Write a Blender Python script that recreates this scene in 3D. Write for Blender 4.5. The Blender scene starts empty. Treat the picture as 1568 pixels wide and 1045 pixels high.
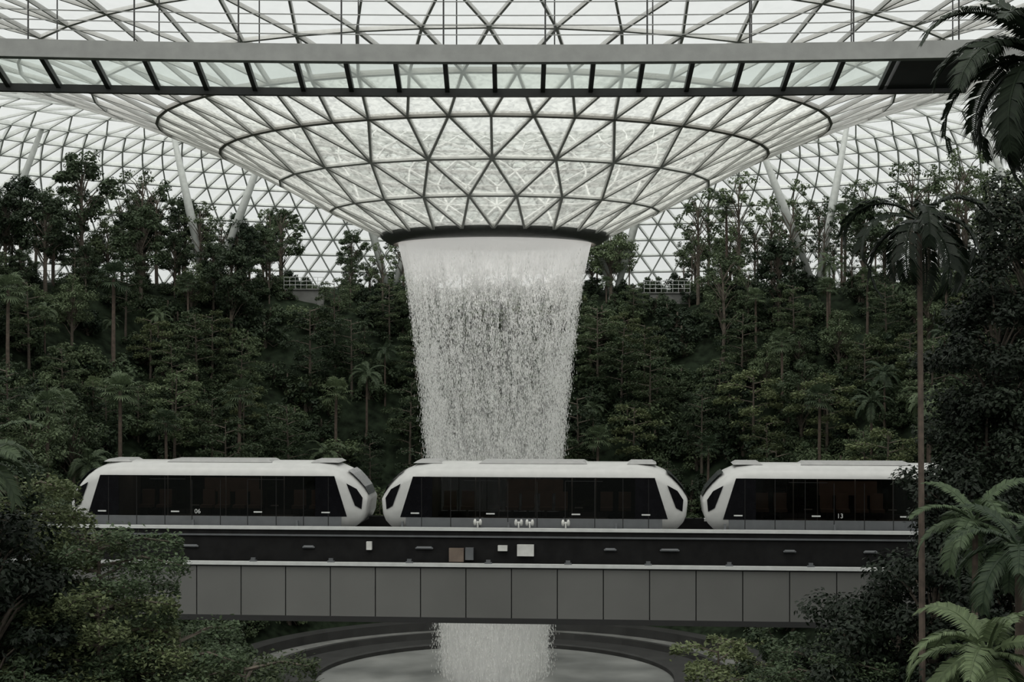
import bpy, math, random
import numpy as np
from mathutils import Vector, Matrix
random.seed(7); rng=np.random.default_rng(7)
scene=bpy.context.scene
COL=scene.collection
try:
    scene.view_settings.view_transform='Standard'
    scene.view_settings.look='None'
except Exception as e: print(e)

# ------------------------------------------------------------------ materials
def nt(name):
    m=bpy.data.materials.new(name); m.use_nodes=True
    t=m.node_tree; b=t.nodes['Principled BSDF']; return m,t,b
def N(t,k,**kw):
    n=t.nodes.new(k)
    for a,v in kw.items():
        if a in n.inputs: n.inputs[a].default_value=v
        else: setattr(n,a,v)
    return n
def ramp(t,stops):
    r=t.nodes.new('ShaderNodeValToRGB'); e=r.color_ramp.elements
    while len(e)<len(stops): e.new(0.5)
    for i,(p,c) in enumerate(stops):
        e[i].position=p; e[i].color=(c[0],c[1],c[2],1) if not isinstance(c,(int,float)) else (c,c,c,1)
    return r
def plain(name,c,rough=.5,metal=0,var=.15,scale=3.0,bump=0.0,spec=.5):
    m,t,b=nt(name)
    tc=N(t,'ShaderNodeTexCoord'); no=N(t,'ShaderNodeTexNoise',Scale=scale,Detail=4.0)
    t.links.new(tc.outputs['Object'],no.inputs['Vector'])
    r=ramp(t,[(.3,[x*(1-var) for x in c]),(.7,[min(1,x*(1+var)) for x in c])])
    t.links.new(no.outputs['Fac'],r.inputs['Fac']); t.links.new(r.outputs['Color'],b.inputs['Base Color'])
    b.inputs['Roughness'].default_value=rough; b.inputs['Metallic'].default_value=metal
    b.inputs['Specular IOR Level'].default_value=spec
    if bump:
        bp=N(t,'ShaderNodeBump',Strength=bump); t.links.new(no.outputs['Fac'],bp.inputs['Height']); t.links.new(bp.outputs['Normal'],b.inputs['Normal'])
    return m
def leafmat(name,dark,light,transl=.25):
    m,t,b=nt(name)
    g=N(t,'ShaderNodeNewGeometry'); oi=N(t,'ShaderNodeObjectInfo')
    mx=N(t,'ShaderNodeMath',operation='MULTIPLY_ADD'); mx.inputs[1].default_value=.35
    t.links.new(g.outputs['Random Per Island'],mx.inputs[0])
    m2=N(t,'ShaderNodeMath',operation='MULTIPLY'); m2.inputs[1].default_value=.65
    t.links.new(oi.outputs['Random'],m2.inputs[0]); t.links.new(m2.outputs[0],mx.inputs[2])
    mid=[(a+c)/2*.8 for a,c in zip(dark,light)]
    r=ramp(t,[(.1,dark),(.5,mid),(.92,light)])
    t.links.new(mx.outputs[0],r.inputs['Fac']); t.links.new(r.outputs['Color'],b.inputs['Base Color'])
    b.inputs['Roughness'].default_value=.5; b.inputs['Specular IOR Level'].default_value=.2
    tr=N(t,'ShaderNodeBsdfTranslucent'); t.links.new(r.outputs['Color'],tr.inputs['Color'])
    ms=N(t,'ShaderNodeMixShader'); ms.inputs[0].default_value=transl
    out=t.nodes['Material Output']
    t.links.new(b.outputs[0],ms.inputs[1]); t.links.new(tr.outputs[0],ms.inputs[2]); t.links.new(ms.outputs[0],out.inputs['Surface'])
    return m
def glassmat(name,tint,opac,diffc,rough=.15,scale=1.2,transl=True,bump=.3,lo=.72):
    m,t,b=nt(name); t.nodes.remove(b); out=t.nodes['Material Output']
    tp=N(t,'ShaderNodeBsdfTransparent'); tp.inputs['Color'].default_value=(*tint,1)
    tc=N(t,'ShaderNodeTexCoord'); no=N(t,'ShaderNodeTexNoise',Scale=scale,Detail=5.0,Distortion=1.5)
    t.links.new(tc.outputs['Object'],no.inputs['Vector'])
    r=ramp(t,[(.35,[x*lo for x in diffc]),(.62,diffc)]); t.links.new(no.outputs['Fac'],r.inputs['Fac'])
    tl=N(t,'ShaderNodeBsdfTranslucent'); t.links.new(r.outputs['Color'],tl.inputs['Color'])
    gl=N(t,'ShaderNodeBsdfGlossy',Roughness=rough); gl.inputs['Color'].default_value=(.7,.72,.72,1)
    bp=N(t,'ShaderNodeBump',Strength=bump,Distance=.3); t.links.new(no.outputs['Fac'],bp.inputs['Height']); t.links.new(bp.outputs['Normal'],gl.inputs['Normal'])
    m1=N(t,'ShaderNodeMixShader'); m1.inputs[0].default_value=.12
    t.links.new(tl.outputs[0],m1.inputs[1]); t.links.new(gl.outputs[0],m1.inputs[2])
    m2=N(t,'ShaderNodeMixShader'); m2.inputs[0].default_value=opac
    t.links.new(tp.outputs[0],m2.inputs[1]); t.links.new(m1.outputs[0],m2.inputs[2]); t.links.new(m2.outputs[0],out.inputs['Surface'])
    return m

M_frame=plain('roof_steel_grey',(.49,.49,.47),.5,0,.08)
M_framew=plain('shell_steel_pale',(.68,.70,.68),.5,0,.08)
M_frameb=plain('roof_ring_brown_grey',(.24,.23,.21),.5,0,.1)
M_ring=plain('oculus_ring_dark',(.085,.088,.083),.4,.3,.15)
M_ringlip=plain('oculus_lip',(.36,.32,.29),.4,.2,.1)
M_column=plain('column_paint',(.48,.50,.48),.5,0,.1)
M_glass=glassmat('roof_glass',(.93,.95,.94),.13,(.78,.80,.78))
M_wglass=glassmat('wet_funnel_glass',(.84,.87,.84),.48,(.90,.92,.87),scale=2.2,lo=.5)
M_dglass=glassmat('bridge_deck_glass',(.78,.83,.80),.35,(.70,.76,.72),scale=.5)
M_bridge=plain('sky_bridge_grey',(.29,.295,.285),.5,0,.1)
M_bridged=plain('sky_bridge_dark',(.035,.035,.035),.5,0,.2)
M_white=plain('train_white',(.43,.43,.42),.3,0,.05)
M_rooff=plain('train_roof_grey',(.27,.27,.265),.5,0,.1)
M_black=plain('train_black_glass',(.005,.005,.006),.1,0,.2,spec=.2)
M_win=glassmat('train_tinted_window',(.36,.36,.36),.62,(.004,.004,.004),rough=.05,bump=0)
M_wind=plain('train_windshield',(.07,.075,.08),.12,0,.1,spec=.6)
M_line=plain('train_panel_line',(.012,.012,.012),.5,spec=.2)
M_sill=plain('train_sill_grey',(.085,.09,.095),.5,0,.1)
M_seat=plain('seat_brown',(.19,.14,.11),.7)
M_inter=plain('cabin_lining',(.13,.125,.12),.7)
m,t,bb=nt('cabin_lamp'); bb.inputs['Emission Color'].default_value=(1,.85,.7,1); bb.inputs['Emission Strength'].default_value=1.2; M_clamp=m
M_fascia=plain('guideway_black',(.008,.008,.008),.8,0,.3,spec=.15)
M_rail=plain('guideway_cap_pale',(.50,.51,.50),.4,0,.08)
M_panel=plain('bridge_panel_grey',(.145,.145,.138),.42,.3,.12,.25)
M_seam=plain('bridge_seam',(.012,.012,.012),.7)
M_box=plain('equipment_white',(.50,.50,.48),.5)
M_brown=plain('equipment_brown',(.12,.09,.07),.6)
M_bark=plain('bark',(.085,.07,.055),.9,0,.4,6,.4)
M_barkp=plain('palm_bark',(.08,.06,.047),.9,0,.35,5,.4)
M_leafA=leafmat('leaf_mid',(.028,.046,.024),(.145,.19,.10))
M_leafB=leafmat('leaf_dark',(.016,.028,.016),(.085,.12,.064))
M_leafC=leafmat('leaf_olive',(.035,.050,.024),(.175,.21,.10))
M_leafP=leafmat('leaf_palm',(.027,.044,.025),(.135,.18,.10))
M_leafPL=leafmat('leaf_palm_light',(.036,.054,.028),(.165,.215,.11))
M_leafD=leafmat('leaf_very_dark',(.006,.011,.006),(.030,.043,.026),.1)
M_soil=plain('hillside_groundcover',(.014,.021,.012),.95,0,.7,1.5,.9,spec=.1)
M_conc=plain('terrace_concrete',(.13,.132,.125),.8,0,.25,1.0)
M_concd=plain('pool_rim_dark',(.022,.022,.021),.6,0,.3,1.0)

# ------------------------------------------------------------------ mesh builder
class MB:
    def __init__(s): s.v=[]; s.f=[]; s.m=[]; s.n=0
    def add(s,vs,fs,mi=0):
        b=s.n; s.v.extend([tuple(map(float,p)) for p in vs]); s.n+=len(vs)
        for f in fs: s.f.append(tuple(b+i for i in f)); s.m.append(mi)
    def box(s,x0,x1,y0,y1,z0,z1,mi=0,bev=0):
        vs=[(x0,y0,z0),(x1,y0,z0),(x1,y1,z0),(x0,y1,z0),(x0,y0,z1),(x1,y0,z1),(x1,y1,z1),(x0,y1,z1)]
        s.add(vs,[(0,3,2,1),(4,5,6,7),(0,1,5,4),(1,2,6,5),(2,3,7,6),(3,0,4,7)],mi)
    def beam(s,p,q,n,w,d,mi=0):
        p=Vector(p);q=Vector(q);n=Vector(n);t=(q-p)
        if t.length<1e-6: return
        t.normalize(); sd=t.cross(n); 
        if sd.length<1e-5: sd=t.orthogonal()
        sd.normalize(); u=sd.cross(t).normalized()
        vs=[]
        for c in (p,q):
            for a,b in ((-1,-1),(1,-1),(1,1),(-1,1)): vs.append(c+sd*(a*w/2)+u*(b*d/2))
        s.add(vs,[(0,1,2,3),(7,6,5,4),(0,4,5,1),(1,5,6,2),(2,6,7,3),(3,7,4,0)],mi)
    def tube(s,pts,rad,k=6,mi=0):
        pts=[Vector(p) for p in pts]; rings=[]
        for i,p in enumerate(pts):
            t=(pts[min(i+1,len(pts)-1)]-pts[max(i-1,0)]).normalized()
            a=t.cross(Vector((0,1,0.01)))
            if a.length<.1: a=t.cross(Vector((1,0,0)))
            a.normalize(); b=t.cross(a)
            rings.append([p+(a*math.cos(2*math.pi*j/k)+b*math.sin(2*math.pi*j/k))*rad[i] for j in range(k)])
        vs=[v for r in rings for v in r]; fs=[]
        for i in range(len(pts)-1):
            for j in range(k):
                fs.append((i*k+j,i*k+(j+1)%k,(i+1)*k+(j+1)%k,(i+1)*k+j))
        fs.append(tuple(range(k))[::-1]); fs.append(tuple((len(pts)-1)*k+j for j in range(k)))
        s.add(vs,fs,mi)
    def leaves(s,P,Nr,L,W,mi=1):
        n=len(P); 
        if n==0: return
        P=np.asarray(P);Nr=np.asarray(Nr)+1e-6
        Nr=Nr/np.linalg.norm(Nr,axis=1)[:,None]
        R=rng.normal(size=(n,3)); T=np.cross(Nr,R); T/=np.linalg.norm(T,axis=1)[:,None]+1e-9
        B=np.cross(Nr,T); sc=rng.uniform(.7,1.3,(n,1))
        V=np.stack([P-T*L/2*sc,P+B*W/2*sc,P+T*L/2*sc-Nr*L*.15,P-B*W/2*sc],1).reshape(-1,3)
        b=s.n; s.v.extend(map(tuple,V.tolist())); s.n+=4*n
        s.f.extend([(b+4*i,b+4*i+1,b+4*i+2,b+4*i+3) for i in range(n)]); s.m.extend([mi]*n)
    def mesh(s,name,mats,smooth=False):
        me=bpy.data.meshes.new(name); me.from_pydata(s.v,[],s.f)
        for m in mats: me.materials.append(m)
        me.polygons.foreach_set('material_index',s.m)
        if smooth: me.polygons.foreach_set('use_smooth',[True]*len(s.f))
        me.update(); return me
    def obj(s,name,mats,smooth=False,parent=None):
        o=bpy.data.objects.new(name,s.mesh(name,mats,smooth)); COL.objects.link(o)
        if parent: o.parent=parent
        return o
def empty(name,loc=(0,0,0),rz=0):
    e=bpy.data.objects.new(name,None); e.location=loc; e.rotation_euler=(0,0,rz); COL.objects.link(e); return e
def sstep(x,a,b):
    t=max(0,min(1,(x-a)/(b-a))); return t*t*(3-2*t)

CX,CY,CZ=-1.1,100.0,20.0   # axis of the oculus, eye level
# ------------------------------------------------------------------ roof
rings=[(7.1,8.2,24),(10.4,9.8,24),(13.6,11.5,24),(17.2,13.3,48),(21,14.9,48),(24.8,16.3,48),(29,17.6,48),(33.5,18.9,96),(38,20.1,96),(43,21.2,96),(48,21.9,96),(53,22,96),
 (57,21.3,192),(60,20.4,192),(62.5,19.3,192),(64.7,18,192),(66.6,16.6,192),(68.2,15.1,192),(69.6,13.5,192),(70.8,11.9,192),(71.8,10.2,192),(72.6,8.5,192),(73.2,6.8,192),(73.6,5,192),(73.8,3,192)]
def rp(r,h,th):
    k=45*max(0,-math.sin(th))*sstep(r,30,73)
    R=r+k; return Vector((CX+R*math.cos(th),CY+R*math.sin(th),CZ+h))
lat=MB(); gl=MB(); wgl=MB()
off=math.pi/2; ringpts=[]; norms=[]
for j,(r,h,n) in enumerate(rings):
    if j>0:
        if rings[j-1][2]==n: off+= (math.pi/n)*(1 if j%2 else -1)
    ringpts.append([rp(r,h,off+2*math.pi*i/n) for i in range(n)])
    a=rings[max(j-1,0)];b=rings[min(j+1,len(rings)-1)]
    dr,dh=b[0]-a[0],b[1]-a[1]; L=math.hypot(dr,dh)
    norms.append([Vector((-dh/L*math.cos(off+2*math.pi*i/n),-dh/L*math.sin(off+2*math.pi*i/n),dr/L)) for i in range(n)])
for j,(r,h,n) in enumerate(rings):
    P=ringpts[j]
    if j<5: w,d=.14,.26
    elif j<12: w,d=.12,.22
    else: w,d=.13,.42
    mi=0 if j<7 else 1
    if j>0:
        rw,rd,rm=(w*1.15,d,mi)
        if j in (3,4): rw,rd,rm=.18,.30,2
        for i in range(n):
            lat.beam(P[i],P[(i+1)%n],norms[j][i],rw,rd,rm)
    if j+1<len(rings):
        Q=ringpts[j+1]; n2=rings[j+1][2]
        tgt=wgl if j<4 else gl
        for i in range(n):
            if n2==n:
                s=1 if (j+1)%2 else -1
                k1=i; k2=(i-s)%n
                for k in (k1,k2): lat.beam(P[i],Q[k],norms[j][i],w,d,mi)
                nx=(i+1)%n
                tgt.add([P[i],Q[k1],Q[k2]],[(0,1,2)])
                sh=Q[i] if s==1 else Q[(i+1)%n]
                tgt.add([P[i],P[nx],sh],[(0,1,2)])
            else:
                for k in (-1,0,1): lat.beam(P[i],Q[(2*i+k)%n2],norms[j][i],w,d,mi)
                tgt.add([P[i],Q[(2*i-1)%n2],Q[2*i],Q[(2*i+1)%n2]],[(0,1,2),(0,2,3)])
                tgt.add([P[i],P[(i+1)%n],Q[(2*i+1)%n2]],[(0,1,2)])
rf_e=empty('glass_roof')
lat.obj('roof_lattice',[M_frame,M_framew,M_frameb],parent=rf_e)
gl.obj('roof_glass',[M_glass],parent=rf_e); wgl.obj('roof_funnel_glass',[M_wglass],parent=rf_e)
def revolve(prof,name,mats,mis=None,k=96,c=(CX,CY,0),parent=None,smooth=True):
    mb=MB(); vs=[]
    for (r,z) in prof:
        for j in range(k): vs.append((c[0]+r*math.cos(2*math.pi*j/k),c[1]+r*math.sin(2*math.pi*j/k),c[2]+z))
    mb.v=vs; mb.n=len(vs)
    for i in range(len(prof)-1):
        for j in range(k):
            mb.f.append((i*k+j,i*k+(j+1)%k,(i+1)*k+(j+1)%k,(i+1)*k+j)); mb.m.append(mis[i] if mis else 0)
    return mb.obj(name,mats,smooth,parent)
revolve([(6.2,28.5),(7.2,28.55),(7.32,28.35),(7.2,28.05),(6.75,27.75),(6.45,27.68),(6.3,27.72),(6.1,27.9),(6.2,28.5)],'oculus_ring',[M_ring,M_ringlip],[0,0,0,0,0,1,1,1])

# ------------------------------------------------------------------ support columns
def groundz(x,y):
    r=math.hypot(x-CX,y-CY)
    pr=[(0,-.6),(12,-.6),(13,-.2),(20,.3),(24,3.5),(30,10.5),(38,18.5),(46,25.5),(50,27.2),(200,28)]
    back=float(np.interp(r,[p[0] for p in pr],[p[1] for p in pr]))
    front=-.6+1.0*sstep(r,13,24)+8*sstep(abs(x),9,26)
    w=sstep(y,72,104)
    if r<20: return back
    return front*(1-w)+back*w
cols=[((-27.1,140),[(-30.5,140),(-21.2,139)]),((-48,142),[(-42,140),(-53,143)]),((27.2,140),[(21.3,139),(30.2,141)]),((9.6,147),[(13.8,146),(5,148)]),((48,140),[(42.3,140),(53,142)]),((-11.4,147),[(-15.5,146),(-6.5,148)])]
for (b,tops) in cols:
    mb=MB(); gz=groundz(*b)-.3
    for tp in tops:
        r=math.hypot(tp[0]-CX,tp[1]-CY); h=float(np.interp(r,[a[0] for a in rings],[a[1] for a in rings]))+CZ-.1
        p=Vector((b[0],b[1],gz)); q=Vector((tp[0],tp[1],h))
        mb.tube([p,p.lerp(q,.5),q],[.28,.38,.22],12)
    mb.tube([(b[0],b[1],gz-.3),(b[0],b[1],gz+.5)],[.6,.5],12)
    mb.obj('roof_support_column',[M_column],True)

# ------------------------------------------------------------------ sky bridge
sb=MB(); dg=MB()
yn=lambda x:40-.0047*x*x
X=[-0.45+1.27*k for k in range(-15,9)]
def arc(mbx,x0,x1,dy,za,zb,wd,mi,n=24):
    xs=np.linspace(x0,x1,n+1)
    for a,b in zip(xs[:-1],xs[1:]):
        mbx.beam((a,yn(a)+dy,(za+zb)/2),(b+.02,yn(b)+dy,(za+zb)/2),(0,0,1),wd,zb-za,mi)
arc(sb,-19,19,0,27.72,28.16,.35,0)
arc(sb,-19,11.9,1.85,27.18,27.38,.22,1)
for x in X:
    sb.beam((x,yn(x)+.1,27.86),(x,yn(x)+1.85,27.32),(0,0,1),.12,.16,1)
for a,b in zip(X[:-1],X[1:]):
    dg.add([(a,yn(a)+.1,27.92),(b,yn(b)+.1,27.92),(b,yn(b)+1.85,27.38),(a,yn(a)+1.85,27.38)],[(0,1,2,3)])
x0,x1=X[-1],11.9
sb.add([(x0+.15,yn(x0)+.1,27.75),(x1,yn(x1)+.1,27.75),(x1,yn(x1)+1.85,27.25),(x0+.15,yn(x0)+1.85,27.25),(x0+.15,yn(x0)+.1,28.0),(x1,yn(x1)+.1,28.0),(x1,yn(x1)+1.85,27.5),(x0+.15,yn(x0)+1.85,27.5)],[(0,3,2,1),(4,5,6,7),(0,1,5,4),(1,2,6,5),(2,3,7,6),(3,0,4,7)],1)
for k in range(-7,8):
    x=-1.75+2.6*k
    sb.tube([(x,yn(x)+.05,28.1),(x,yn(x)+.05,30.0)],[.022,.022],6,1)
    sb.tube([(x+.28,yn(x)+1.6,28.1),(x+.28,yn(x)+1.6,30.0)],[.018,.018],6,1)
for dz in (28.45,28.7,28.95,29.3,30.0): arc(sb,-19,19,.05,dz-.012,dz+.012,.03,0)
eb=empty('sky_bridge'); o=sb.obj('bridge_frame',[M_bridge,M_bridged],parent=eb); o2=dg.obj('deck_glass',[M_dglass],parent=eb)

# ------------------------------------------------------------------ train system
RZ=-math.atan(.08)
def inframe(name): return empty(name,(0,60,0),RZ)
def body_w(dx): return 1.35*(.80+.20*min(1,max(0,dx)/.7)**.5)
OX=[0,.06,.18,.38,.62,.85,1.3,1.9]; OT=[.98,1.14,1.34,1.58,1.82,1.98,2.18,2.26]; OB=[.78,.35,.1,-.1,-.2,-.2,-.2,-.2]
LEN=11.5
def car(name,uc,num=None):
    e=inframe(name); body=MB(); L=LEN/2
    st=[(x,t,b) for x,t,b in zip(OX,OT,OB)]
    full=[(x-L,x,t,b) for x,t,b in st]+[(L-x,x,t,b) for x,t,b in st[::-1]]
    Z0=14.05; secs=[]
    for u,dx,t,b in full:
        w=body_w(dx); hh=t-b; s=min(1,hh/1.2)
        pts=[(-w,b),(-w,b+(hh-.5*s)*.5),(-w,t-.5*s),(-w+.06,t-.32*s),(-w+.2,t-.16*s),(-w+.45,t-.06*s),(-w+.8,t),(0,t+.02)]
        pts=pts+[(-y,z) for y,z in pts[-2::-1]]
        secs.append([(uc+u,y,Z0+z) for y,z in pts])
    k=len(secs[0]); vs=[p for s_ in secs for p in s_]; fs=[]
    for i in range(len(secs)-1):
        for j in range(k-1):
            if i==7 and j in (0,1,k-2,k-3): continue      # window openings
            fs.append((i*k+j,(i+1)*k+j,(i+1)*k+j+1,i*k+j+1))
        fs.append((i*k+k-1,(i+1)*k+k-1,(i+1)*k,i*k))
    fs.append(tuple(range(k))); fs.append(tuple((len(secs)-1)*k+j for j in range(k))[::-1])
    body.add(vs,fs); body.obj('body_shell',[M_white],True,e)
    gls=MB()
    for sy in (-1,1):
        def pan(poly,mi,o=.012):
            for end in (-1,1):
                vs=[(uc+end*(LEN/2-d),sy*(body_w(d)+o),Z0+z) for d,z in poly]
                f=tuple(range(len(poly))); 
                if (end*sy)>0: f=f[::-1]
                gls.add(vs,[f],mi)
        # cab side window, fanned from its centroid so it follows the curved side
        poly=[(.76,1.5),(.38,1.29),(.16,.95),(.20,.52),(.44,.66)]
        for q in range(5):
            p1,p2=poly[q],poly[(q+1)%5]; pan([p1,p2,(.40,.98)],0,.03)
        for end in (-1,1):
            gls.add([(uc+end*(L-d),sy*1.364,Z0+z) for d,z in [(1.22,1.77),(.74,.24),(1.95,.24),(1.95,1.77)]],[(0,1,2,3)],0)
        gls.add([(uc+u,sy*1.364,Z0+z) for u,z in [(-L+1.95,1.77),(-L+1.95,.24),(L-1.95,.24),(L-1.95,1.77)]],[(0,1,2,3)],5)
        gls.add([(uc+u,sy*1.362,Z0+z) for u,z in [(-L+.95,.235),(-L+.95,-.2),(L-.95,-.2),(L-.95,.235)]],[(0,1,2,3)],1)
        for q in (-4.2,-3.1,-2.0,-.95,.15,1.2,2.3,3.35,4.3):
            gls.box(uc+q-.012,uc+q+.012,min(sy*1.35,sy*1.372),max(sy*1.35,sy*1.372),Z0-.1,Z0+(1.72 if abs(q)>1.5 else 1.6),2)
        for q in (-4.45,-1.6,1.6,4.2):
            gls.box(uc+q-.16,uc+q+.16,min(sy*1.36,sy*1.385),max(sy*1.36,sy*1.385),Z0+.37,Z0+.42,3)
        for q in (-1.9,1.9):
            gls.box(uc+q-.7,uc+q+.7,min(sy*1.36,sy*1.378),max(sy*1.36,sy*1.378),Z0+1.62,Z0+1.64,2)
    for end in (-1,1):
        vs=[];
        for d,z in ((.03,1.02),(.17,1.32),(.38,1.58),(.62,1.82),(.8,1.95)):
            w=body_w(d)-.38
            vs+= [(uc+end*(LEN/2-d+.03),-w,Z0+z+.02),(uc+end*(LEN/2-d+.03),w,Z0+z+.02)]
        gls.add(vs,[(2*i,2*i+1,2*i+3,2*i+2) for i in range(4)],4)
    gls.obj('window_glass',[M_black,M_sill,M_line,M_rail,M_wind,M_win],False,e)
    it=MB()
    it.box(uc-3.8,uc+3.8,-1.3,1.3,Z0-.1,Z0+.05,1)
    for q in (-3.83,3.8): it.box(uc+q,uc+q+.03,-1.3,1.3,Z0,Z0+1.8,1)
    for q in (-3.4,-2.7,-.95,-.35,.35,.95,2.7,3.4):
        for y in (.75,):
            it.box(uc+q-.24,uc+q+.24,y-.2,y+.3,Z0+.35,Z0+.47,0); it.box(uc+q-.24,uc+q+.24,y+.25,y+.35,Z0+.47,Z0+1.05,0); it.box(uc+q-.05,uc+q+.05,y-.05,y+.05,Z0+.05,Z0+.35,1)
    for q in (-2.3,-1.4,0,1.4,2.3): it.tube([(uc+q,0,Z0+.05),(uc+q,0,Z0+2.1)],[.02,.02],6,2)
    it.box(uc-3.7,uc+3.7,-.3,.3,Z0+1.98,Z0+2.0,3)
    it.box(uc-1.2,uc+1.0,1.28,1.31,Z0+.95,Z0+1.5,0)
    it.obj('cabin_interior',[M_seat,M_inter,M_rail,M_clamp],False,e)
    rf=MB()
    for a,b in ((-4.6,-3.5),(-2.1,2.0),(3.5,4.6)):
        rf.add([(uc+a,-.75,Z0+2.24),(uc+b,-.75,Z0+2.24),(uc+b,.75,Z0+2.24),(uc+a,.75,Z0+2.24),(uc+a+.15,-.65,Z0+2.335),(uc+b-.15,-.65,Z0+2.335),(uc+b-.15,.65,Z0+2.335),(uc+a+.15,.65,Z0+2.335)],[(4,5,6,7),(0,1,5,4),(1,2,6,5),(2,3,7,6),(3,0,4,7)])
    rf.obj('roof_units',[M_rooff],False,e)
    ch=MB()
    ch.box(uc-4.8,uc+4.8,-1.1,1.1,13.6,13.93)
    for q in (-3.6,3.6):
        for sy in (-.95,.95):
            for dq in (-.6,.6):
                ch.tube([(uc+q+dq,sy-.14,13.9),(uc+q+dq,sy+.14,13.9)],[.38,.38],16)
    ch.box(uc+L-.1,uc+L+.3,-.2,.2,14.0,14.2); ch.box(uc-L-.3,uc-L+.1,-.2,.2,14.0,14.2)
    ch.obj('chassis_and_wheels',[M_fascia],False,e)
    if num:
        cu=bpy.data.curves.new('car_number','FONT'); cu.body=num; cu.size=.24; cu.extrude=.003
        t=bpy.data.objects.new('car_number',cu); COL.objects.link(t); t.parent=e; t.location=(uc-.85,-1.378,Z0+.33); t.rotation_euler=(math.pi/2,0,0); cu.materials.append(M_rail)
for uc,nm in ((-11.15,'06'),(.9,None),(12.95,'13')):
    car('train_car',uc,nm)

gw=inframe('train_guideway')
g=MB()
g.box(-45,45,-1.75,2.6,12.75,13.5,0); g.box(-45,45,-1.8,-1.62,12.66,13.84,0); g.box(-45,45,2.5,2.7,12.66,13.84,0)
g.box(-45,45,-1.86,-1.60,13.84,13.95,1); g.box(-45,45,2.5,2.75,13.84,13.95,1)
g.box(-45,45,-1.88,-1.80,13.60,13.66,2)
for u in np.arange(-40,40,4.0):
    g.box(u-.04,u+.04,-1.62,-1.5,13.8,14.15,2)
for (px,w) in ((287,.7),(475,.45),(655,.65),(940,.45),(1030,.7),(1210,.45),(100,.5),(1330,.5)):
    u=(px-784)/41.2
    g.tube([(u-w/2,-1.86,13.17),(u-w/2+.06,-1.86,13.2),(u+w/2-.06,-1.86,13.2),(u+w/2,-1.86,13.17)],[.03,.055,.055,.03],8,2)
for (px,py,w,h,mi) in ((570,838,.2,.3,3),(705,851,.55,.5,4),(725,849,.3,.45,2),(776,840,.35,.2,3),(811,843,.62,.42,3)):
    u=(px-784)/41.2; z=20-(py-560)/41.3
    g.box(u-w/2,u+w/2,-1.98,-1.80,z-h/2,z+h/2,mi)
g.obj('guideway_girder',[M_fascia,M_rail,M_sill,M_box,M_brown],False,gw)
cam=MB()
for px in (737,800,817,872):
    u=(px-784)/41.2
    cam.tube([(u,-1.75,13.9),(u,-1.75,14.2)],[.03,.03],8)
    cam.tube([(u-.1,-1.75,14.15),(u+.1,-1.75,14.15)],[.03,.03],8)
    for s in (-.1,.1):
        cam.tube([(u+s,-1.75,14.05),(u+s,-1.75,14.12),(u+s,-1.75,14.2),(u+s,-1.75,14.28)],[.04,.06,.06,.03],8)
cam.obj('lamp_heads',[M_box],True,gw)

lb=inframe('link_bridge'); b=MB()
b.box(-45,45,-2.15,2.2,10.72,12.5,1)
pw=1.69
for k in range(-26,27):
    u=-9.98+pw*(k+6)
    b.box(u+.02,u+pw-.02,-2.23,-2.12,10.66,12.52,0)
b.box(-45,45,-2.36,-2.1,12.56,12.68,2); b.box(-45,45,-2.27,-2.1,12.50,12.57,1)
b.box(-45,45,-2.3,2.3,10.48,10.68,1)
for k in range(-13,14):
    u=(267-784)/41.5+2.94*(k+0)
    b.box(u-.13,u+.13,-2.3,-2.15,12.66,12.73,3); b.box(u-.08,u+.08,-2.28,-2.17,12.73,12.82,3)
b.obj('bridge_panels',[M_panel,M_seam,M_rail,M_sill],False,lb)

# ------------------------------------------------------------------ ground, pool
gm=MB(); xs=np.arange(-85,85.1,2.0); ys=np.arange(8,190.1,2.0)
vs=[]
for y in ys:
    for x in xs:
        r=math.hypot(x-CX,y-CY)
        z=groundz(x,y)+(random.uniform(-.35,.35) if r>22 else -.15)
        vs.append((x,y,z))
nx=len(xs); fs=[(j*nx+i,j*nx+i+1,(j+1)*nx+i+1,(j+1)*nx+i) for j in range(len(ys)-1) for i in range(nx-1)]
gm.add(vs,fs); gm.obj('ground',[M_soil],True)
wf=empty('waterfall_and_pool')
revolve([(11.4,-.4),(11.4,.25),(11.6,.32),(13.0,.32),(13.1,0.1),(14.6,.1),(14.7,.5),(15.1,.5),(15.2,.25),(17.0,.3),(17.1,.9),(18.2,.95),(18.3,.2)],'pool_rim',[M_concd,M_conc],[0,0,0,0,0,0,0,0,1,0,0,0],smooth=False,parent=wf)
m,t,bb=nt('pool_water'); tc=N(t,'ShaderNodeTexCoord'); no=N(t,'ShaderNodeTexNoise',Scale=.25,Detail=3.0); t.links.new(tc.outputs['Object'],no.inputs['Vector'])
r=ramp(t,[(.3,(.13,.135,.13)),(.7,(.30,.305,.295))]); t.links.new(no.outputs['Fac'],r.inputs['Fac']); t.links.new(r.outputs['Color'],bb.inputs['Base Color']); bb.inputs['Roughness'].default_value=.35
bp=N(t,'ShaderNodeBump',Strength=.2); n2=N(t,'ShaderNodeTexNoise',Scale=3.0); t.links.new(n2.outputs['Fac'],bp.inputs['Height']); t.links.new(bp.outputs['Normal'],bb.inputs['Normal'])
revolve([(11.39,0.0),(8,.05),(5,.1),(3.4,.3),(.01,.2)],'pool_water',[m],parent=wf)
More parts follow.
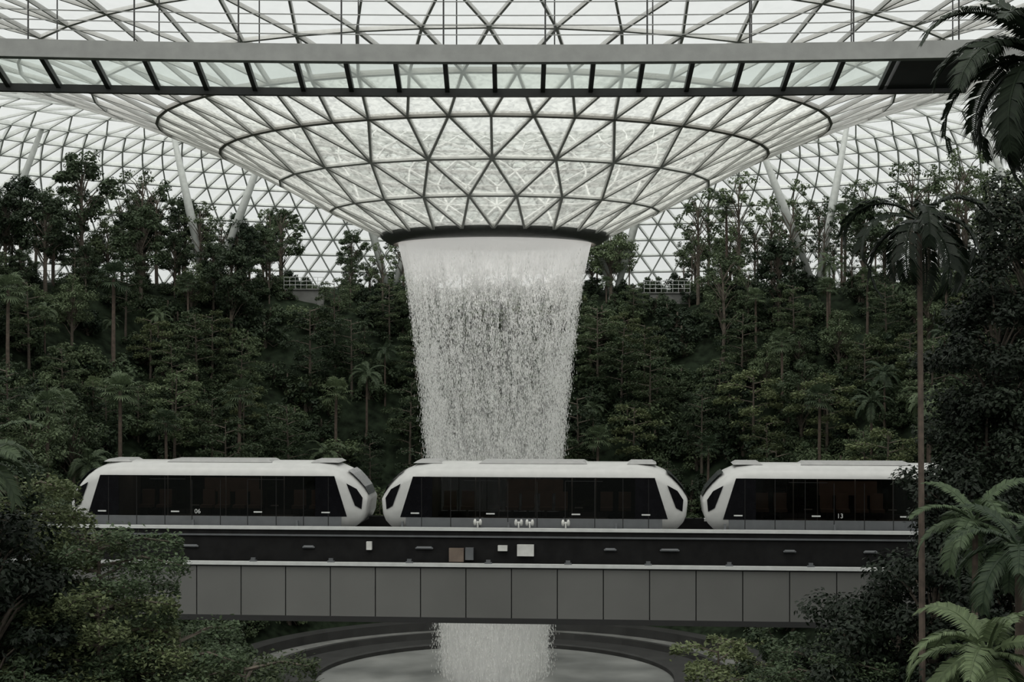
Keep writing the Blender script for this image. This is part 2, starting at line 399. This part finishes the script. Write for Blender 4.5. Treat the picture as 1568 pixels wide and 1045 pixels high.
def lookout(x,y,w,z,d=2.4):
    m=MB(); m.box(x-w/2,x+w/2,y,y+d,z-1.5,z,0); m.box(x-w/2-.15,x+w/2+.15,y-.15,y+d,z,z+.12,0)
    for i in range(int(w/.5)+1):
        u=x-w/2+i*w/int(w/.5); m.tube([(u,y,z+.1),(u,y,z+1.15)],[.022,.022],5,1)
    for h in (.45,.8,1.15): m.tube([(x-w/2,y,z+h),(x+w/2,y,z+h)],[.025,.025],5,1)
    for u in (x-w/2+.3,x+w/2-.3): m.tube([(u,y+.3,groundz(u,y)-.5),(u,y+.3,z-1.4)],[.16,.16],8,0)
    m.obj('lookout_deck',[M_conc,M_rail])
lookout(-19.0,143,3.6,26.9); lookout(14.2,143.5,4.2,26.6); lookout(-41,138,2.6,27.2)

# ------------------------------------------------------------------ waterfall
zp=[27.75,26.5,25,22,18.5,14,9,3.5,0]; rpf=[6.15,5.86,5.6,5.18,4.76,4.33,3.93,3.45,3.3]
def wr(z): return np.interp(z,zp[::-1],rpf[::-1])
def watermat(name,sc,base,hi=.9):
    m,t,b=nt(name); t.nodes.remove(b); out=t.nodes['Material Output']
    tc=N(t,'ShaderNodeTexCoord'); mp=N(t,'ShaderNodeMapping'); mp.inputs['Scale'].default_value=(sc,sc,sc*.10)
    t.links.new(tc.outputs['Object'],mp.inputs['Vector'])
    n1=N(t,'ShaderNodeTexNoise',Scale=1.0,Detail=7.0,Roughness=.75); t.links.new(mp.outputs[0],n1.inputs['Vector'])
    sx=N(t,'ShaderNodeSeparateXYZ'); t.links.new(tc.outputs['Object'],sx.inputs[0])
    mr=N(t,'ShaderNodeMapRange'); mr.inputs['From Min'].default_value=0; mr.inputs['From Max'].default_value=28; t.links.new(sx.outputs['Z'],mr.inputs['Value'])
    hr=ramp(t,[(0,base+.45),(.2,base+.26),(.45,base+.16),(.65,base+.05),(.84,base+.0),(.90,base+.14),(.95,.55),(.985,.85)])
    t.links.new(mr.outputs[0],hr.inputs['Fac'])
    ad=N(t,'ShaderNodeMath',operation='ADD'); t.links.new(n1.outputs['Fac'],ad.inputs[0]); t.links.new(hr.outputs['Color'],ad.inputs[1])
    al=N(t,'ShaderNodeMapRange'); al.inputs['From Min'].default_value=.50; al.inputs['From Max'].default_value=1.18; al.inputs['To Max'].default_value=hi
    t.links.new(ad.outputs[0],al.inputs['Value'])
    tp=N(t,'ShaderNodeBsdfTransparent'); df=N(t,'ShaderNodeBsdfDiffuse'); tl=N(t,'ShaderNodeBsdfTranslucent')
    df.inputs['Color'].default_value=(.92,.92,.91,1); tl.inputs['Color'].default_value=(.92,.92,.91,1)
    a=N(t,'ShaderNodeMixShader'); a.inputs[0].default_value=.5; t.links.new(df.outputs[0],a.inputs[1]); t.links.new(tl.outputs[0],a.inputs[2])
    c=N(t,'ShaderNodeMixShader'); t.links.new(al.outputs[0],c.inputs[0]); t.links.new(tp.outputs[0],c.inputs[1]); t.links.new(a.outputs[0],c.inputs[2]); t.links.new(c.outputs[0],out.inputs['Surface'])
    return m
zz=np.linspace(27.75,0,40)
revolve([(float(wr(z)),float(z)) for z in zz],'water_curtain',[watermat('water_curtain',6.0,.02,.85)],parent=wf,k=128)
revolve([(float(wr(z))-.5,float(z)) for z in zz],'inner_water_curtain',[watermat('water_curtain_inner',4.0,.02,.6)],parent=wf,k=96)
nc=7600; per=14; nd=nc*per
u=rng.uniform(0,1,nc); zc=26.4*(1-u)+.1; thc=rng.uniform(0,2*np.pi,nc)
z=np.clip(np.repeat(zc,per)+rng.normal(0,.42,nd),.05,27.2); th=np.repeat(thc,per)+rng.normal(0,.085,nd)/wr(z)
inn=np.repeat(np.abs(rng.normal(0,.42,nc)),per)
rr=wr(z)-inn+rng.normal(0,.06,nd)*(1+(27-z)/6)
P=np.stack([CX+rr*np.cos(th),CY+rr*np.sin(th),z],1)
hl=rng.uniform(.06,.16,nd); w=rng.uniform(.009,.022,nd)
a=rng.uniform(0,2*np.pi,nd)
def dirn(o): return np.stack([np.cos(a+o),np.sin(a+o),np.zeros(nd)],1)*w[:,None]
up=np.stack([np.zeros(nd),np.zeros(nd),hl],1)
V=np.stack([P+up,P+dirn(0)-up*.5,P+dirn(2.094)-up*.5,P+dirn(4.189)-up*.5],1).reshape(-1,3)
base=np.arange(nd)[:,None]*4
F=np.concatenate([base+np.array([[0,1,2]]),base+np.array([[0,2,3]]),base+np.array([[0,3,1]]),base+np.array([[3,2,1]])],0)
me=bpy.data.meshes.new('water_droplets'); me.from_pydata(V.tolist(),[],F.tolist())
m,t,bb=nt('droplet_white'); bb.inputs['Base Color'].default_value=(.96,.96,.95,1); bb.inputs['Roughness'].default_value=.2
tl=N(t,'ShaderNodeBsdfTranslucent'); tl.inputs['Color'].default_value=(.96,.96,.95,1); ms=N(t,'ShaderNodeMixShader'); ms.inputs[0].default_value=.5
t.links.new(bb.outputs[0],ms.inputs[1]); t.links.new(tl.outputs[0],ms.inputs[2]); t.links.new(ms.outputs[0],t.nodes['Material Output'].inputs['Surface'])
me.materials.append(m); o=bpy.data.objects.new('water_droplets',me); COL.objects.link(o); o.parent=wf

# ------------------------------------------------------------------ plants
def unit(n): 
    v=rng.normal(size=(n,3)); return v/np.linalg.norm(v,axis=1)[:,None]
def tree_tiered(name,H,R,nb,nl,ls,leaf,flat=.12,z0=.3):
    mb=MB(); lean=random.uniform(-.3,.3)
    mb.tube([(0,0,-1),(lean*.3,0,H*.4),(lean,0,H)],[.16,.11,.03],7,0)
    for i in range(nb):
        t=z0+(1-z0)*(i+.5)/nb; az=i*2.4+random.uniform(-.4,.4); L=R*math.sin(math.pi*min(1,(1-t)*.8+.22))*random.uniform(.7,1.1)
        c=Vector((lean*t,0,H*t)); d=Vector((math.cos(az),math.sin(az),.12)); e=c+d*L+Vector((0,0,-.1*L*L/3))
        mb.tube([c,c.lerp(e,.5)+Vector((0,0,.1*L)),e],[.05,.035,.01],4,0)
        n=int(nl*L/R); s=np.sqrt(rng.uniform(.06,1,n)); wd=.32*L*np.sin(np.pi*np.clip(s,.1,.95))**.6+.1
        side=rng.uniform(-1,1,n)*wd; perp=np.array([-math.sin(az),math.cos(az),0])
        P=np.array(c)[None]+np.array([math.cos(az),math.sin(az),.12])[None]*(L*s)[:,None]+perp[None]*side[:,None]
        P[:,2]+=.1*L*np.sin(np.pi*s)-.1*L*L/3*s+rng.normal(0,flat,n)-.25*np.abs(side)
        Nn=rng.normal(0,.45,(n,3)); Nn[:,2]+=1
        mb.leaves(P,Nn,ls,ls*.55)
    return mb.mesh(name,[M_bark,leaf])
def tree_round(name,H,R,nblob,nl,ls,leaf,zs=1.2,hollow=.5,br=.75):
    mb=MB(); zc=H-R*zs*.8
    mb.tube([(0,0,-1),(random.uniform(-.2,.2),0,zc*.6),(0,0,zc+R*.4)],[.17,.13,.05],7,0)
    for i in range(nblob):
        d=unit(1)[0]; rr=R*random.uniform(hollow,1)
        c=np.array([d[0]*rr,d[1]*rr,zc+d[2]*rr*zs])
        mb.tube([(0,0,max(.5,c[2]-R*.8)),(c[0]*.5,c[1]*.5,c[2]-.25*R),tuple(c)],[.05,.03,.01],4,0)
        q=unit(nl); rad=br*random.uniform(.6,1.15)*rng.uniform(.45,1,(nl,1))
        P=c[None]+q*rad*np.array([1,1,.7])[None]
        mb.leaves(P,q+np.array([0,0,.7])+rng.normal(0,.4,(nl,3)),ls,ls*.55)
    return mb.mesh(name,[M_bark,leaf])
def frond(mb,o,az,el,L,droop,nl,ll,mi=1,wid=.05,k=8):
    o=Vector(o); pts=[]; p=o.copy(); e=el
    for i in range(k+1):
        pts.append(p.copy()); p=p+Vector((math.cos(az)*math.cos(e),math.sin(az)*math.cos(e),math.sin(e)))*(L/k); e-=droop/k*(1+i/k)
    mb.tube(pts,[.03*(1-i/(k+1))+.006 for i in range(k+1)],4,mi)
    side=Vector((-math.sin(az),math.cos(az),0)); twist=random.uniform(-.3,.3)
    for i in range(nl):
        t=.14+.84*(i+.5)/nl; f=t*k; a=int(f); q=pts[a].lerp(pts[min(a+1,k)],f-a); tg=(pts[min(a+1,k)]-pts[a]).normalized()
        upv=side.cross(tg)*-1
        if upv.z<0: upv=-upv
        l=ll*math.sin(math.pi*(.12+.83*t))**.7*random.uniform(.85,1.1)
        for s in (-1,1):
            d=(side*s+tg*(.45+.5*t)+upv*(.25+twist*s)).normalized()
            m1=q+d*l*.5; m2=q+d*l*.9-Vector((0,0,.28*l))*1.0; w=tg*wid*.5
            mb.add([q-w*.5,q+w*.5,m1+w,m1-w,m2],[(0,1,2,3),(3,2,4)],mi)
def palm_pinnate(name,H,nf,L,nl,ll,leaf,rad=.11,wid=.06,elr=(-.5,1.2),dr=(.9,1.7)):
    mb=MB(); bend=random.uniform(-.2,.2)
    k=10; mb.tube([(bend*(i/k)**2,0,-1+(H+1)*i/k) for i in range(k+1)],[rad*(1.25-.45*i/k) for i in range(k+1)],8,0)
    mb.tube([(bend,0,H-.1),(bend,0,H+.35)],[rad*1.2,rad*.5],8,1)
    for i in range(nf):
        el=elr[1]-(elr[1]-elr[0])*(i/nf)**.9
        frond(mb,(bend,0,H+.2),i*2.39996+random.uniform(-.2,.2),el,L*random.uniform(.85,1.1),random.uniform(*dr),nl,ll,1,wid)
    return mb.mesh(name,[M_barkp,leaf])
def palm_fan(name,H,nf,leaf,rad=.12):
    mb=MB(); mb.tube([(0,0,-1),(.05,0,H*.5),(0,0,H)],[rad*1.2,rad,rad*.9],7,0)
    for i in range(nf):
        az=i*2.39996; el=1.3-2.0*(i/nf); pl=random.uniform(.5,.9)
        d=Vector((math.cos(az)*math.cos(el),math.sin(az)*math.cos(el),math.sin(el))); o=Vector((0,0,H)); c=o+d*pl
        mb.tube([o,c],[.02,.015],4,1)
        side=Vector((-math.sin(az),math.cos(az),0)); up=side.cross(d)
        for j in range(13):
            a=-1.7+3.4*j/12; dd=d*math.cos(a)+side*math.sin(a); l=random.uniform(.6,.8)
            m=c+dd*l*.6; tip=c+dd*l-Vector((0,0,.25*l)); w=dd.cross(up).normalized()*.05
            mb.add([c,m+w,tip,m-w],[(0,1,2,3)],1)
    return mb.mesh(name,[M_barkp,leaf])
protos={
 'tier1':tree_tiered('tiered_tree_a',8.5,3.2,17,300,.24,M_leafA),
 'tier2':tree_tiered('tiered_tree_b',6.5,2.9,13,300,.24,M_leafC),
 'tier3':tree_tiered('tiered_tree_c',7.5,2.7,15,260,.22,M_leafB),
 'round1':tree_round('broadleaf_tree_a',8.0,2.2,34,130,.26,M_leafB),
 'round2':tree_round('broadleaf_tree_b',6.5,2.0,30,120,.24,M_leafA),
 'sparse':tree_round('slender_tree_a',9.5,2.1,26,45,.24,M_leafA,1.5,.6,.5),
 'sparse2':tree_round('slender_tree_b',8.5,2.3,22,40,.24,M_leafB,1.3,.7,.45),
 'fan':palm_fan('fan_palm_a',7.0,26,M_leafP),
 'fan2':palm_fan('fan_palm_b',5.0,22,M_leafPL),
 'feather':palm_pinnate('feather_palm',5.5,16,2.0,22,.5,M_leafP,.1,.08),
 'shrub':tree_round('shrub_a',1.9,1.5,16,90,.26,M_leafB,.7,.3,.7),
 'shrub2':tree_round('shrub_b',1.7,1.4,14,90,.22,M_leafA,.7,.3,.7),
}
hf=empty('hillside_forest')
def inst(key,x,y,z=None,s=1,parent=hf,name=None,rz=None,tilt=0):
    me=protos[key]; o=bpy.data.objects.new(name or me.name,me); COL.objects.link(o)
    if parent: o.parent=parent
    o.location=(x,y,(groundz(x,y)-.1) if z is None else z); o.scale=(s,s,s*random.uniform(.95,1.1)) if parent else (s,s,s)
    o.rotation_euler=(tilt,0,random.uniform(0,6.28) if rz is None else rz); return o
def vis(x,y,pad): return abs(x)<y*.33+pad
pts=[]
def free(x,y,d):
    for a,b in pts:
        if (a-x)**2+(b-y)**2<d*d: return False
    return True
cnt=0
for (x,y,k,s) in ((-36.8,134,'round1',1.3),(-31.5,133,'round1',1.1),(-17,132,'tier3',1.05),(-42,134,'round1',1.05),(-24,134,'round1',1.05),(18,134,'sparse',1.05),(23,135,'round1',1.1),(34,133,'sparse',1.15),(39,135,'sparse',1.1),(30,134,'round1',1.0),(-28,112,'fan',1.2),(-36,112,'fan',1.1),(-22,110,'fan',1.1),(-25.5,106,'fan2',1.3),(-18.5,118,'fan',.9),(-43,120,'fan',1.2),(-21,121,'fan',1.2),(-31,122,'fan',1.25)):
    inst(k,x,y,s=s); pts.append((x,y))
for _ in range(11000):
    x=random.uniform(-58,58); y=random.uniform(68,158); r=math.hypot(x-CX,y-CY)
    if r<22 or r>64 or not vis(x,y,4): continue
    if y<104 and abs(x)<(17 if y<90 else 20): continue
    if any(abs(x-lx)<lw and 126<y<160 for lx,lw in ((-19,2.8),(14.2,2.6))): continue
    if not free(x,y,2.6): continue
    q=random.random()
    if r>50 and q<(.6 if x<0 else .5): continue
    pts.append((x,y)); cnt+=1
    q=random.random()
    if r>44:
        if x<0: key='round1' if q<.40 else 'sparse' if q<.62 else 'round2' if q<.75 else 'sparse2' if q<.9 else 'fan'
        else: key='sparse' if q<.4 else 'sparse2' if q<.68 else 'round1' if q<.78 else 'round2' if q<.9 else 'fan'
        s=random.uniform(.45,1.1)
        if -16<x<4: s*=.75
    else:
        key='tier1' if q<.28 else 'tier2' if q<.52 else 'tier3' if q<.68 else 'round2' if q<.76 else 'fan' if q<.87 else 'fan2' if q<.94 else 'feather'
        s=random.uniform(.55,1.1)
        if y<95: s*=.8
        if r>38: s*=.82
    inst(key,x,y,s=s)
print('trees',cnt)
sc=0
for _ in range(3200):
    x=random.uniform(-58,58); y=random.uniform(50,152); r=math.hypot(x-CX,y-CY)
    if r<21 or r>50 or not vis(x,y,4): continue
    if 54<y<66: continue
    if y<98 and abs(x)<12: continue
    if y<104 and random.random()<.4: continue
    inst(random.choice(['shrub','shrub','shrub2']),x,y,s=random.uniform(.7,1.4)*(.7 if r>44 else 1)); sc+=1
print('shrubs',sc)
for (x,y,k,s) in ((9.5,72,'tier2',1.0),(12.5,74,'round2',.95),(15.5,71,'tier1',.8),(7.5,76,'shrub2',1.4),(11,77,'tier2',.9),(18,73,'round1',.9),(-13.5,73,'round1',.8),(-16.5,72,'tier3',.9),(-10.8,75,'shrub',1.5)):
    inst(k,x,y,s=s)

# foreground trees & palms
G1=tree_round('g1',7.5,2.0,60,330,.12,M_leafC,1.1,.45,.55); G2=tree_round('g2',6.5,1.8,55,330,.12,M_leafB,1.1,.45,.55)
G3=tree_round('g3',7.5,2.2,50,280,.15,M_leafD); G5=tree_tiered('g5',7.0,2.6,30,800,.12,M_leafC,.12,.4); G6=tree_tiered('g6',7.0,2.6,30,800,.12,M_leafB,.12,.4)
protos.update({'g1':G1,'g2':G2,'g3':G3,'g5':G5,'g6':G6})
HH={'g1':7.5,'g2':6.5,'g3':7.5,'g5':7.0,'g6':7.0}
thL=empty('left_thicket_trees'); thR=empty('right_thicket_trees')
def top(k,x,y,zt,par):
    o=inst(k,x,y,z=zt-HH[k],s=1.0,parent=par,name='broadleaf_tree'); o.scale=(1,1,1)
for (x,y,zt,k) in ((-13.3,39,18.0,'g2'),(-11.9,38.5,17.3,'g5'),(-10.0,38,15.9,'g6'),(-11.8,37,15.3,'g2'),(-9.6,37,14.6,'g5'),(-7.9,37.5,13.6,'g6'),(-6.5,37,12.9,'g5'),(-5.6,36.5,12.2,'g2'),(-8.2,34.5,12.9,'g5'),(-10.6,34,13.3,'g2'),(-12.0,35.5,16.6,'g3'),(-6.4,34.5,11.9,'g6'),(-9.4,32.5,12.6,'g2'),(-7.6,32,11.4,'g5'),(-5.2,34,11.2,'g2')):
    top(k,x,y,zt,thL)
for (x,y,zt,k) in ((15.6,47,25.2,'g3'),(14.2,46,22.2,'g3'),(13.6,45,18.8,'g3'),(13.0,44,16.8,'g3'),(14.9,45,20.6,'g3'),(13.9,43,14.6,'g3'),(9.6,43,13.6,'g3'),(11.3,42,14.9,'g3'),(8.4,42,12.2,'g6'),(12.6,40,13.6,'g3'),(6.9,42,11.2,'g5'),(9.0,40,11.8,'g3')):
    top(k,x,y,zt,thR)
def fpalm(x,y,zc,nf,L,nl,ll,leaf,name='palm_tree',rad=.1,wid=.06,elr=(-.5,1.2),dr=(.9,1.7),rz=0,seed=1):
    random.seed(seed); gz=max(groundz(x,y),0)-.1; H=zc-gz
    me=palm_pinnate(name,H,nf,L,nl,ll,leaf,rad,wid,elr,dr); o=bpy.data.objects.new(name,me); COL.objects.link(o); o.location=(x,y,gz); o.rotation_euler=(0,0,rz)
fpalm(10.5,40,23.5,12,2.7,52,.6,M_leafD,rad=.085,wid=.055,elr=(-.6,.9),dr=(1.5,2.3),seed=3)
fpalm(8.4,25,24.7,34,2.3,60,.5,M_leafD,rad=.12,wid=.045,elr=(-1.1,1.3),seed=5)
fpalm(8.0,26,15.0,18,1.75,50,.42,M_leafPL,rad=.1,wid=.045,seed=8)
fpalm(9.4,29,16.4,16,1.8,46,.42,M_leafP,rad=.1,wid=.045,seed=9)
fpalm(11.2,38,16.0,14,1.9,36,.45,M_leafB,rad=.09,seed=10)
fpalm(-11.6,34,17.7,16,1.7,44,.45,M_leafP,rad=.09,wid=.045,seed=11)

# ------------------------------------------------------------------ world, light & camera
w=bpy.data.worlds.new('overcast_sky'); scene.world=w; w.use_nodes=True; t=w.node_tree; bg=t.nodes['Background']
tc=N(t,'ShaderNodeTexCoord'); sx=N(t,'ShaderNodeSeparateXYZ'); t.links.new(tc.outputs['Generated'],sx.inputs[0])
r=ramp(t,[(.0,(.02,.022,.02)),(.47,(.05,.055,.05)),(.51,(.79,.80,.785)),(.6,(.83,.84,.825)),(1,(1.0,1.0,.98))])
mr=N(t,'ShaderNodeMapRange'); mr.inputs['From Min'].default_value=-1; mr.inputs['From Max'].default_value=1
t.links.new(sx.outputs['Z'],mr.inputs['Value']); t.links.new(mr.outputs[0],r.inputs['Fac']); t.links.new(r.outputs['Color'],bg.inputs['Color']); bg.inputs['Strength'].default_value=1.0
sd=bpy.data.lights.new('fill_sun','SUN'); sd.energy=2.6; sd.angle=math.radians(70); sd.color=(1,.97,.92)  # wide sun lamp added under the overcast sky to lift water and trees
so=bpy.data.objects.new('fill_sun',sd); COL.objects.link(so); so.location=(0,60,80); so.rotation_euler=(math.radians(32),math.radians(-8),0)
lm=empty('curtain_fill_lights')  # unseen fill lights added inside the curtain to brighten the upper water
for i in range(6):
    a=math.pi/6+i*math.pi/3
    ld=bpy.data.lights.new('curtain_fill_light','POINT'); ld.energy=70; ld.shadow_soft_size=.6; ld.color=(1,.98,.95)
    lo=bpy.data.objects.new('curtain_fill_light',ld); COL.objects.link(lo); lo.parent=lm; lo.location=(CX+2.4*math.cos(a),CY+2.4*math.sin(a),27.0)
cd=bpy.data.cameras.new('camera'); c=bpy.data.objects.new('camera',cd); COL.objects.link(c)
c.location=(0,0,20); c.rotation_euler=(math.pi/2,0,0); cd.sensor_width=36; cd.lens=2400/1568*36; cd.shift_y=37.5/1568; cd.clip_end=600
scene.camera=c
